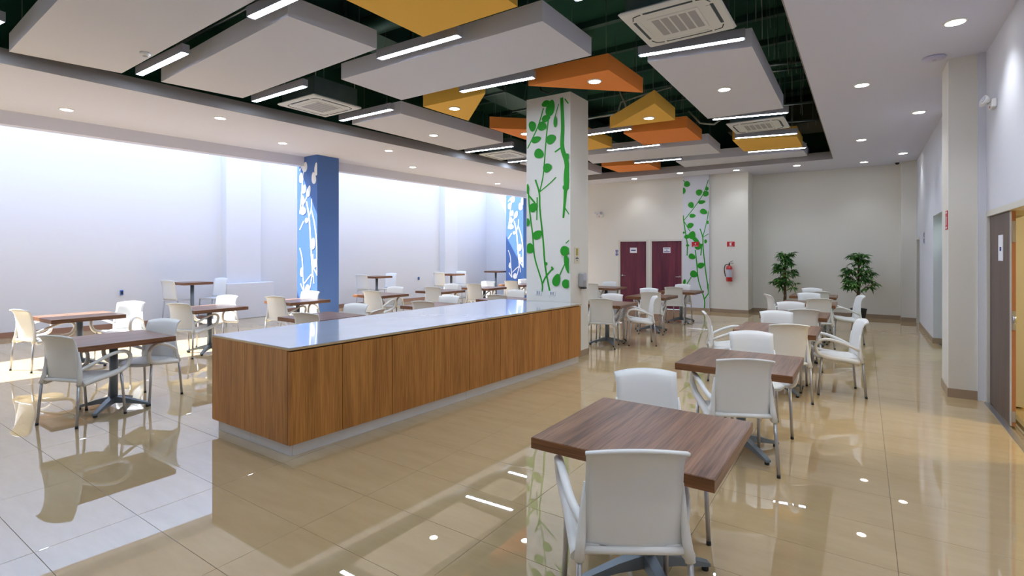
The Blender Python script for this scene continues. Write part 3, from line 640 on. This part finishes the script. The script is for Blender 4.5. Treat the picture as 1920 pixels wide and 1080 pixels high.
# back profile (y, z, half width), forward = +y
BP = [(-.195, .425, .210), (-.205, .465, .207), (-.215, .54, .203), (-.225, .63, .200), (-.236, .71, .198), (-.250, .785, .197), (-.268, .825, .199), (-.292, .850, .204)]
def back_grid(w=1.0, dz=0.0, rise=.022, dip=.0):
    g = []
    for k_, (y, z, hw) in enumerate(BP):
        row = []
        for i in range(11):
            u = -1+2*i/10; e = k_/(len(BP)-1)
            row.append((u*hw*w, y+.030*(u*u)-.018+ (0.0), z+dz+(rise*(1-u*u) if k_ == len(BP)-1 else rise*.6*(1-u*u)*e**3)+(-dip*(1-u*u) if k_ == 0 else 0)))
        g.append(row)
    return g
def make_chair():
    t = thing('armchair', '', 'chair', group='white plastic armchairs with metal legs')
    # seat: a shallow dished shell with a rounded front and a rim
    g = []
    for k_ in range(9):
        v_ = k_/8; y = -.205+.425*v_; row = []
        hw = .214+.014*math.sin(v_*PI) - (.05*max(0, v_-.78)/.22)
        for i in range(9):
            u = -1+2*i/8; yy = y - .035*(u*u)*(v_ if v_ > .7 else 0)
            row.append((u*hw, yy, .452-.012*(1-u*u)*(1-abs(2*v_-1)**3)-.018*max(0, v_-.8)/.2-.006*abs(u)**3))
        g.append(row)
    s = MB(); sheet(s, g, .022)
    s.build('seat', M['chair'], t)
    b = MB(); sheet(b, back_grid(), .011)
    # lower back: skirt panel, side sleeves that take the rear legs
    for sx in (-1, 1):
        b.tube([(sx*.224, -.232, .395), (sx*.214, -.212, .48), (sx*.205, -.205, .59), (sx*.198, -.214, .71)], [.021, .020, .014, .006], 10)
    b.tube([(-.21, -.215, .432), (-.1, -.222, .435), (.1, -.222, .435), (.21, -.215, .432)], .016, 8)
    b.tube([(p[0], p[1]-.004, p[2]) for p in back_grid()[-1]], .0085, 6)
    b.build('backrest', M['chair'], t)
    for sx in (-1, 1):
        path = smooth_path([(sx*.203, -.205, .53), (sx*.245, -.10, .585), (sx*.266, .03, .637), (sx*.276, .13, .655), (sx*.278, .205, .640), (sx*.275, .243, .595), (sx*.266, .240, .535), (sx*.250, .205, .478), (sx*.236, .10, .444), (sx*.232, -.06, .424), (sx*.228, -.20, .402)], 3)
        MB().tube(path, [.021 if i < 16 else min(.031, .021+.0012*(i-16)) for i in range(len(path))], 8, flat=(1.0, .82)).build('armrest', M['chair'], t)
        for ft, tp_ in (((sx*.238, -.262, 0), (sx*.222, -.23, .42)), ((sx*.248, .215, 0), (sx*.238, .175, .445))):
            f = Vector(ft); p = Vector(tp_); d = (p-f)/(p.z-f.z)
            l = MB().tube([f+d*.012, p], .0125, 10)
            lo = l.build('leg', M['leg'], t)
            MB().tube([f, f+d*.022], .0138, 8).build('foot_cap', M['cap'], lo)
    return t
chair0 = make_chair(); chair_tree = tree_of(chair0); used = [False]
def place_chair(x, y, deg, label, sc=1.0):
    """x, y = middle of the four feet; deg = heading, 0 faces +Y, turning to -X"""
    t = copy_tree(chair_tree) if used[0] else chair0; used[0] = True
    t.location = (x, y, 0); t.rotation_euler.z = math.radians(deg); t['label'] = label; t.scale = (sc, sc, sc)
    return t
# ------------------------------------------------------------------ table
def make_table(nm, H, a, cat, group):
    t = thing(nm, '', cat, group=group)
    top = MB().bbox(-a+.001, a-.001, -a+.001, a-.001, H-.055, H, .002).build('tabletop', M['walnut'], t)
    for (x0, x1, y0, y1, k_) in ((-a, a, -a-.001, -a+.001, 'walnute'), (-a, a, a-.001, a+.001, 'walnute'), (-a-.001, -a+.001, -a, a, 'walnut'), (a-.001, a+.001, -a, a, 'walnut')):
        MB().box(x0, x1, y0, y1, H-.053, H-.002).build('edge_band', M[k_], top)
    MB().lathe([(.038, .075), (.038, H-.062)], 16).build('column', M['steel'], t)
    MB().bbox(-.16, .16, -.16, .16, H-.063, H-.055, .002).build('mounting_plate', M['steel'], t)
    for k_ in range(4):
        w_ = PI/4+k_*PI/2; R_ = Matrix.Rotation(w_, 4, 'Z'); f = MB()
        P = [(.02, .06, .13), (.16, .052, .098), (.345, .022, .040)]
        vs = []
        for (r_, zb, zt) in P:
            hw = .030-.03*r_
            vs += [(r_, -hw, zb), (r_, hw, zb), (r_, hw, zt), (r_, -hw, zt)]
        fs = [(3, 2, 1, 0), (8, 9, 10, 11)]
        for i in range(2):
            for q_ in range(4): fs.append((i*4+q_, i*4+(q_+1) % 4, i*4+4+(q_+1) % 4, i*4+4+q_))
        f.add(vs, fs).xf(R_); fo = f.build('foot', M['steel'], t)
        MB().lathe([(.018, 0), (.018, .024)], 10, (.325*math.cos(w_), .325*math.sin(w_), 0)).build('glide', M['cap'], fo)
    return t
tab0 = make_table('dining_table', .75, .425, 'table', 'square walnut dining tables'); tab_tree = tree_of(tab0); tu = [False]
def place_table(x, y, label):
    t = copy_tree(tab_tree) if tu[0] else tab0; tu[0] = True
    t.location = (x, y, 0); t['label'] = label
    return t

RS = 'of the side-wall row'; RD = 'of the twin-door row'; RC = 'of the behind-counter row'; RB = 'of the blue-column row'
TABLES = {  # key: x, y, which, row
 'T1': (-.91, 2.56, 'first', RS), 'T2': (-.85, 4.68, 'second', RS), 'T3': (-.85, 6.95, 'third', RS), 'T4': (-.84, 8.78, 'fourth', RS), 'T5': (-.82, 10.9, 'fifth', RS), 'T6': (-.88, 12.85, 'sixth', RS),
 'U1': (-3.86, 8.78, 'first', RD), 'U2': (-3.72, 10.78, 'second', RD), 'U3': (-3.63, 12.6, 'third', RD), 'U4': (-5.70, 12.9, 'fourth', RD),
 'V1': (-6.60, 2.18, 'first', RC), 'W1': (-6.42, 4.62, 'second', RC), 'W2': (-6.17, 6.72, 'third', RC), 'W3': (-5.88, 8.45, 'fourth', RC),
 'V2': (-9.42, 2.70, 'first', RB), 'V3': (-9.05, 4.33, 'second', RB), 'V4': (-9.00, 5.93, 'third', RB), 'V5': (-8.82, 7.85, 'fourth', RB), 'V6': (-8.52, 9.46, 'fifth', RB), 'V7': (-8.35, 11.0, 'sixth', RB), 'V8': (-8.42, 12.75, 'seventh', RB)}
for k_, (x, y, wch, row) in TABLES.items():
    place_table(x, y, 'square walnut-topped table, %s from the camera %s' % (wch, row))
# chairs pushed to the near or far edge of a table: key, px of the backrest's middle in the photograph, heading, gap between table edge and backrest
FA = [('T1', 1196, 33, .10), ('T2', 1398, 26, .09), ('T3', 1480, 20, .10), ('T4', 1507, 20, .09), ('T5', 1537, 18, .09), ('T6', 1536, 18, .10), ('U1', 1126, 16, .09), ('U2', 1220, 16, .09), ('U3', 1263, 16, .12), ('U4', 1107, 16, .2),
      ('V1', 100, 22, .12), ('W1', 570, 16, .09), ('W2', 791, 18, .09), ('W3', 931, 16, .09), ('V2', 34, 14, .18), ('V3', 333, 24, .11), ('V4', 514, 20, .09), ('V5', 696, 20, .09), ('V6', 810, 18, .09), ('V7', 888, 18, .09), ('V8', 958, 18, .09)]
FB = [('T1', 1209, 212, .35), ('T2', 1407, 200, .47), ('T3', 1455, 198, .39), ('T4', 1482, 198, .16), ('T5', 1516, 195, .40), ('T6', 1522, 195, .14), ('U1', 1148, 198, .12), ('U2', 1217, 196, .14), ('U3', 1281, 175, .23), ('U4', 1143, 196, .2),
      ('V1', 310, 207, .13), ('W1', 669, 200, .23), ('W2', 843, 198, .12), ('W3', 968, 198, .33), ('V2', 247, 222, .35), ('V3', 428, 208, .23), ('V4', 583, 204, .15), ('V5', 742, 202, .24), ('V6', 847, 200, .27), ('V7', 916, 200, .30), ('V8', 984, 200, .17)]
for side, sg, L_ in (('facing away', -1, FA), ('facing the camera', 1, FB)):
    for (k_, px, hd, gap) in L_:
        x, y, wch, row = TABLES[k_]; a = math.radians(hd)
        gap = max(gap, .20*math.sin(a if sg < 0 else a-PI)+.060*abs(math.cos(a))+.014) if math.sin(a)*sg < 0 else max(gap, .12); by = y+sg*(.425+gap); d = ray(px, 500); bxx = d[0]/d[1]*by
        place_chair(bxx-.29*math.sin(a), by+.29*math.cos(a), hd, 'white armchair %s at the %s table %s' % (side, wch, row))
# the few chairs standing at a table's side
for (x, y, hd, lab) in [(-.28, 7.27, 103, 'white armchair seen from the side, at the third table of the side-wall row'),
                        (-1.48, 7.25, -72, 'white armchair seen from the side, on the counter side of the side-wall row'),
                        (-.30, 11.45, 105, 'white armchair seen from the side, nearer the larger plant'),
                        (-1.25, 11.0, -65, 'white armchair seen from the side, before the slimmer plant'),
                        (-3.38, 9.12, 118, 'white armchair showing its curved arm beside the first twin-door table'),
                        (-5.80, 4.78, 112, 'white armchair low behind the counter, seen from the side')]:
    place_chair(x, y, hd, lab)

# tall tables and stools along the patio wall
tall0 = make_table('tall_table', 1.0, .31, 'table', 'tall walnut bar tables'); tall_tree = tree_of(tall0)
def make_stool():
    t = thing('bar_stool', '', 'stool', group='white bar stools with backs')
    s = MB().bbox(-.19, .19, -.19, .19, .585, .61, .01); s.build('seat', M['chair'], t)
    b = MB(); sheet(b, back_grid(.92, .19), .011); b.build('backrest', M['chair'], t)
    for sx in (-1, 1):
        for sy in (-1, 1):
            l = MB().tube([(sx*.21, sy*.21, .0), (sx*.18, sy*.175, .60)], .012, 8).build('leg', M['leg'], t)
            MB().tube([(sx*.21, sy*.21, 0), (sx*.2088, sy*.2088, .024)], .0135, 8).build('foot_cap', M['cap'], l)
    r_ = MB()
    for a, c_ in (((-.2, -.2), (.2, -.2)), ((-.2, .2), (.2, .2)), ((-.2, -.2), (-.2, .2)), ((.2, -.2), (.2, .2))): r_.tube([(*a, .2), (*c_, .2)], .009, 6)
    r_.build('footrest', M['leg'], t); return t
stool0 = make_stool(); stool_tree = tree_of(stool0)
TALL = [(-12.62, 5.66, 'nearest the camera'), (-11.62, 10.18, 'second, past the blue column'), (-11.02, 12.75, 'third, far along the wall'), (-11.42, 15.75, 'farthest, beside the second blue column')]
for i, (x, y, wd) in enumerate(TALL):
    t = tall0 if i == 0 else copy_tree(tall_tree); t.location = (x, y, 0); t['label'] = 'tall walnut bar table by the patio wall, ' + wd
    if i == 3: continue
    for j_, (dx, dy, hd, w2) in enumerate(((-.20, -.22, 20, 'facing away'), (-.12, .50, 200, 'facing the camera'))):
        s = stool0 if i == 0 and j_ == 0 else copy_tree(stool_tree); s.location = (x+dx, y+dy, 0); s.rotation_euler.z = math.radians(hd)
        s['label'] = 'white bar stool %s at the tall table %s' % (w2, wd)

# ------------------------------------------------------------------ potted plants
def plant(x, y, h, rad, label, seed):
    rnd = random.Random(seed)
    t = thing('potted_plant', label, 'plant', (x, y, 0), 0, 'potted trees by the recess wall')
    po = MB().lathe([(.12, 0), (.135, .01), (.165, .27), (.175, .275), (.175, .30), (.155, .30), (.15, .26)], 22).build('pot', M['pot'], t)
    MB().lathe([(.152, .24), (.10, .262), (.02, .27)], 16).build('soil', M['soil'], po)
    tr = MB(); tz = h*.92
    for k_ in range(3):
        P = [(.028*math.cos(2*PI*k_/3+i*.55)*(1-i/26), .028*math.sin(2*PI*k_/3+i*.55)*(1-i/26), .25+(tz-.25)*i/18) for i in range(19)]
        tr.tube(P, [.019-.0006*i for i in range(19)], 6)
    z0 = h*.44; fol = MB(); centers = []
    def clump(c, out, n=9, L=.16):
        for i in range(n):
            w_ = 2*PI*i/n+rnd.random()*.5; el = rnd.uniform(-.75, .25)
            d = (out*.55+Vector((math.cos(w_)*math.cos(el), math.sin(w_)*math.cos(el), math.sin(el)))).normalized()
            sd2 = d.cross(Vector((0, 0, 1))).normalized(); l_ = L*rnd.uniform(.75, 1.2); w2 = .021*rnd.uniform(.8, 1.3)
            a = c; m1 = c+d*l_*.45+Vector((0, 0, .012)); e = c+d*l_+Vector((0, 0, -.03))
            fol.add([a, m1+sd2*w2, e, m1-sd2*w2], [(0, 1, 2, 3)], 0 if rnd.random() < .68 else 1, False)
    for i in range(84):
        f_ = rnd.random(); zz = z0+(h-z0)*f_; prof = math.sin(min(1, .25+f_*.85)*PI)**.6 if f_ < .9 else .55
        ang = rnd.uniform(0, 2*PI); rr = rad*prof*rnd.uniform(.35, .95)
        c = Vector((rr*math.cos(ang), rr*math.sin(ang), zz)); o = Vector((math.cos(ang), math.sin(ang), .1))
        tr.tube([(0, 0, max(zz-.22, z0-.1)), tuple(c*.55+Vector((0, 0, zz*.45-.03))), tuple(c)], .0045, 4, caps=False)
        clump(c, o)
    tr.build('braided_trunk', M['bark'], t)
    stuff(fol.build('foliage', [M['leafd'], M['leafl']], t))
px_, py_, _ = at(1610, 597)
plant(px_, 15.25, 1.66, .40, 'larger potted tree with dark pot in the recess, near the corner pier', 3)
plant(-1.72, 15.45, 1.68, .33, 'slimmer potted tree standing behind the rows of chairs', 5)

# ------------------------------------------------------------------ fire extinguisher, signs and wall fittings
ex, ey = -3.06, YB-.11
t = thing('fire_extinguisher', 'red fire extinguisher hung on the cream back wall', 'fire extinguisher', (ex, ey, .88))
MB().lathe([(.070, 0), (.080, .012), (.080, .36), (.072, .40), (.045, .43), (.026, .44)], 22).build('cylinder_body', M['redp'], t)
lb = MB()
n0 = 9; vs = []
for z in (.12, .33):
    for i in range(n0): w_ = PI*1.12+PI*.76*i/(n0-1); vs.append((.0812*math.cos(w_), .0812*math.sin(w_), z))
lb.add(vs, [(i, i+1, n0+i+1, n0+i) for i in range(n0-1)], 0, True); lb.build('instruction_label', M['label'], t)
v = MB().lathe([(.022, .43), (.022, .49), (.012, .50)], 12); v.build('valve', M['black'], t)
hnd = MB(); hnd.box(-.012, .11, -.012, .012, .50, .512); hnd.add([(-.012, -.011, .515), (-.012, .011, .515), (.10, .011, .565), (.10, -.011, .565), (-.012, -.011, .525), (-.012, .011, .525), (.10, .011, .575), (.10, -.011, .575)], [(3, 2, 1, 0), (4, 5, 6, 7), (0, 1, 5, 4), (1, 2, 6, 5), (2, 3, 7, 6), (3, 0, 4, 7)])
hnd.build('squeeze_handle', M['black'], t)
MB().tube(smooth_path([(-.02, -.01, .47), (-.085, -.01, .46), (-.125, -.01, .38), (-.12, -.01, .25), (-.09, -.01, .13)], 4), .011, 8).build('hose', M['black'], t)
MB().box(-.03, .03, .075, .11, .36, .42).build('wall_bracket', M['black'], t)

def sign(nm, label, c, w_, h_, n, m, marks, mm, cat='sign'):
    """board on a wall; n: '-y' or '-x' is the way it faces; marks in board units (-.5 .. .5)"""
    t = thing(nm, label, cat, c)
    B = MB(); B.box(-w_/2, w_/2, -.006, 0, -h_/2, h_/2); K = MB()
    for q_ in marks:
        if len(q_) == 4: K.box(q_[0]*w_, q_[1]*w_, -.0075, -.006, q_[2]*h_, q_[3]*h_)
        else:
            K.tube([(q_[0]*w_+q_[2]*w_*math.cos(2*PI*i/16), -.0072, q_[1]*h_+q_[2]*w_*math.sin(2*PI*i/16)) for i in range(17)], q_[3]*w_, 4, caps=False, smooth=False)
    if n == '-x':
        R_ = Matrix.Rotation(-PI/2, 4, 'Z'); B.xf(R_); K.xf(R_)
    B.build('sign_board', m, t); K.build('sign_print', mm, t)
    return t
EXT = [(-.12, .08, -.28, .20), (-.06, .03, .20, .34), (.03, .18, .26, .32), (-.18, -.14, -.20, .26), (-.18, -.02, .26, .31), (-.30, .30, -.42, -.36)]
PROH = [(0, .08, .17, .035), (-.10, .10, .03, .13), (-.02, .02, -.14, .30), (-.30, .30, -.42, -.34)]
sign('fire_sign', 'red extinguisher sign on the cream wall above the extinguisher', (-3.04, YB, 1.91), .20, .14, '-y', M['red'], EXT, M['paper'])
xx, yy, zz = aty(1304, 458, YB-.10)
sign('fire_sign', 'red sign with round symbol stuck over the green vine', (xx, YB-.115, zz), .20, .14, '-y', M['red'], PROH, M['paper'])
sign('restroom_sign', 'small pale sign with dark pictograms beside the first purple door', (aty(1157, 474, YB)[0], YB, aty(1157, 474, YB)[2]), .11, .21, '-y', M['lav'], [(-.35, -.1, .1, .42), (.12, .32, .12, .40), (-.12, .12, -.05, .1), (-.32, -.05, -.42, -.1), (.1, .35, -.35, -.12)], M['ink'])
xx, yy, zz = atx(1775.5, 413, .81)
sign('fire_sign', 'red sign on the narrow face of the side-wall pier', (.81, yy, zz), .17, .22, '-x', M['red'], [(-.1, .12, -.25, .2), (.0, .3, .15, .1), (-.3, .3, .36, .44), (-.3, .3, -.44, -.36)], M['paper'])
xx, yy, zz = atx(1733, 446, XR2)
sign('restroom_sign', 'small grey sign between the two far side-wall openings', (XR2, yy, zz), .20, .26, '-x', M['lav'], [(-.3, .3, .05, .4), (-.3, .3, -.4, -.05)], M['ink'])

def emergency_light(c, rz, label):
    t = thing('emergency_light', label, 'emergency light', c, rz)
    MB().bbox(-.12, .12, -.06, 0, -.06, .06, .012).build('housing', M['white'], t)
    for sx in (-1, 1):
        h = MB().lathe([(.03, 0), (.055, .05), (.058, .075), (.05, .08)], 16); h.xf(Matrix.Translation((sx*.07, -.07, .045)) @ Matrix.Rotation(math.radians(75), 4, 'X') @ Matrix.Rotation(sx*.35, 4, 'Y'))
        ho = h.build('lamp_head', M['white'], t)
        h = MB().lathe([(.046, .0805), (.03, .084)], 14); h.xf(Matrix.Translation((sx*.07, -.07, .045)) @ Matrix.Rotation(math.radians(75), 4, 'X') @ Matrix.Rotation(sx*.35, 4, 'Y')); h.build('lamp_lens', M['label'], ho)
    MB().box(-.02, .02, -.064, -.06, -.045, -.025).build('indicator', M['red'], t)
    return t
xx, yy, zz = atx(1867, 195, XR)
emergency_light((XR, yy, zz), -PI/2, 'twin-head emergency light high on the near side wall').scale = (.75, .75, .75)
xx, yy, zz = aty(1125, 404, YB)
emergency_light((xx, YB, zz), 0, 'twin-head emergency light high beside the first purple door')
x, y, z = at(1752, 107, HC)
t = thing('access_point', 'pale round wireless disc on the ceiling beside the side-wall pier', 'access point', (x, y, HC))
MB().lathe([(.10, 0), (.11, -.012), (.09, -.03), (.03, -.036)], 24).build('disc_shell', M['lav'], t); MB().lathe([(.02, -.036), (.016, -.04)], 12).build('status_ring', M['label'], t)
t = thing('dome_camera', 'tiny black dome camera at the ceiling by the corner pier', 'camera', (.68, 15.6, HC))
MB().lathe([(.05, 0), (.05, -.03), (.03, -.04)], 14).build('camera_base', M['white'], t); MB().lathe([(.045, -.03), (.04, -.06), (.02, -.08)], 14).build('camera_dome', M['black'], t)
# on the pillar's side face
x_, y_, z_ = atx(1087.5, 526, PX1)
t = thing('soap_dispenser', 'grey gel dispenser on the side face of the white pillar', 'dispenser', (PX1, y_, z_))
MB().bbox(0, .09, -.065, .065, -.10, .12, .012).build('dispenser_body', M['acg'], t); MB().bbox(.085, .098, -.05, .05, -.0, .10, .004).build('window', M['label'], t); MB().bbox(.02, .10, -.04, .04, -.13, -.10, .006).build('push_lever', M['black'], t)
x_, y_, z_ = atx(1081.5, 479, PX1)
t = thing('notice', 'small pale notice with yellow picture on the side of the pillar', 'notice', (PX1, y_, z_))
MB().box(0, .004, -.085, .085, -.125, .125).build('notice_sheet', mat('cream_sheet', (.70, .66, .52), .7), t)
MB().box(.004, .0052, -.03, .03, .0, .11).build('bottle_picture', mat('ochre_print', (.45, .33, .06), .7), t)
k2 = MB(); k2.box(.004, .0052, -.05, .05, -.055, -.04); k2.box(.004, .0052, -.025, .025, -.035, -.025); k2.box(.004, .0052, -.012, .012, -.09, -.07); k2.build('notice_print', M['ink'], t)
# wall screen, mostly behind the pillar
t = thing('wall_screen', 'black wall screen just showing behind the white pillar', 'television', (-8.3, YB-.02, 2.35))
MB().bbox(-.52, .52, -.05, 0, -.30, .30, .006).build('screen_case', M['black'], t); MB().box(-.50, .50, -.052, -.05, -.28, .28).build('screen_glass', M['screen'], t)
# outlets on the patio wall that peep between the tables
for i, (p, lab) in enumerate((((227, 573), 'small dark outlet box on the patio wall behind the nearest sunlit chair'), ((674, 547), 'small dark outlet box on the patio wall past the blue column'), ((783, 541), 'small dark outlet box on the patio wall before the far tall tables'))):
    y0 = [4.6, 10.6, 12.9][i]; x0 = lwx(y0)
    d = ray(*p); tt = x0/d[0]; y1 = d[1]*tt; x0 = lwx(y1)
    t = thing('outlet_box', lab, 'outlet', (x0+.012, y1, .78)); MB().bbox(0, .035, -.03, .03, -.055, .055, .006).build('box_body', M['blue'], t); MB().box(.035, .038, -.018, .018, -.035, .035).build('socket_face', M['black'], t)
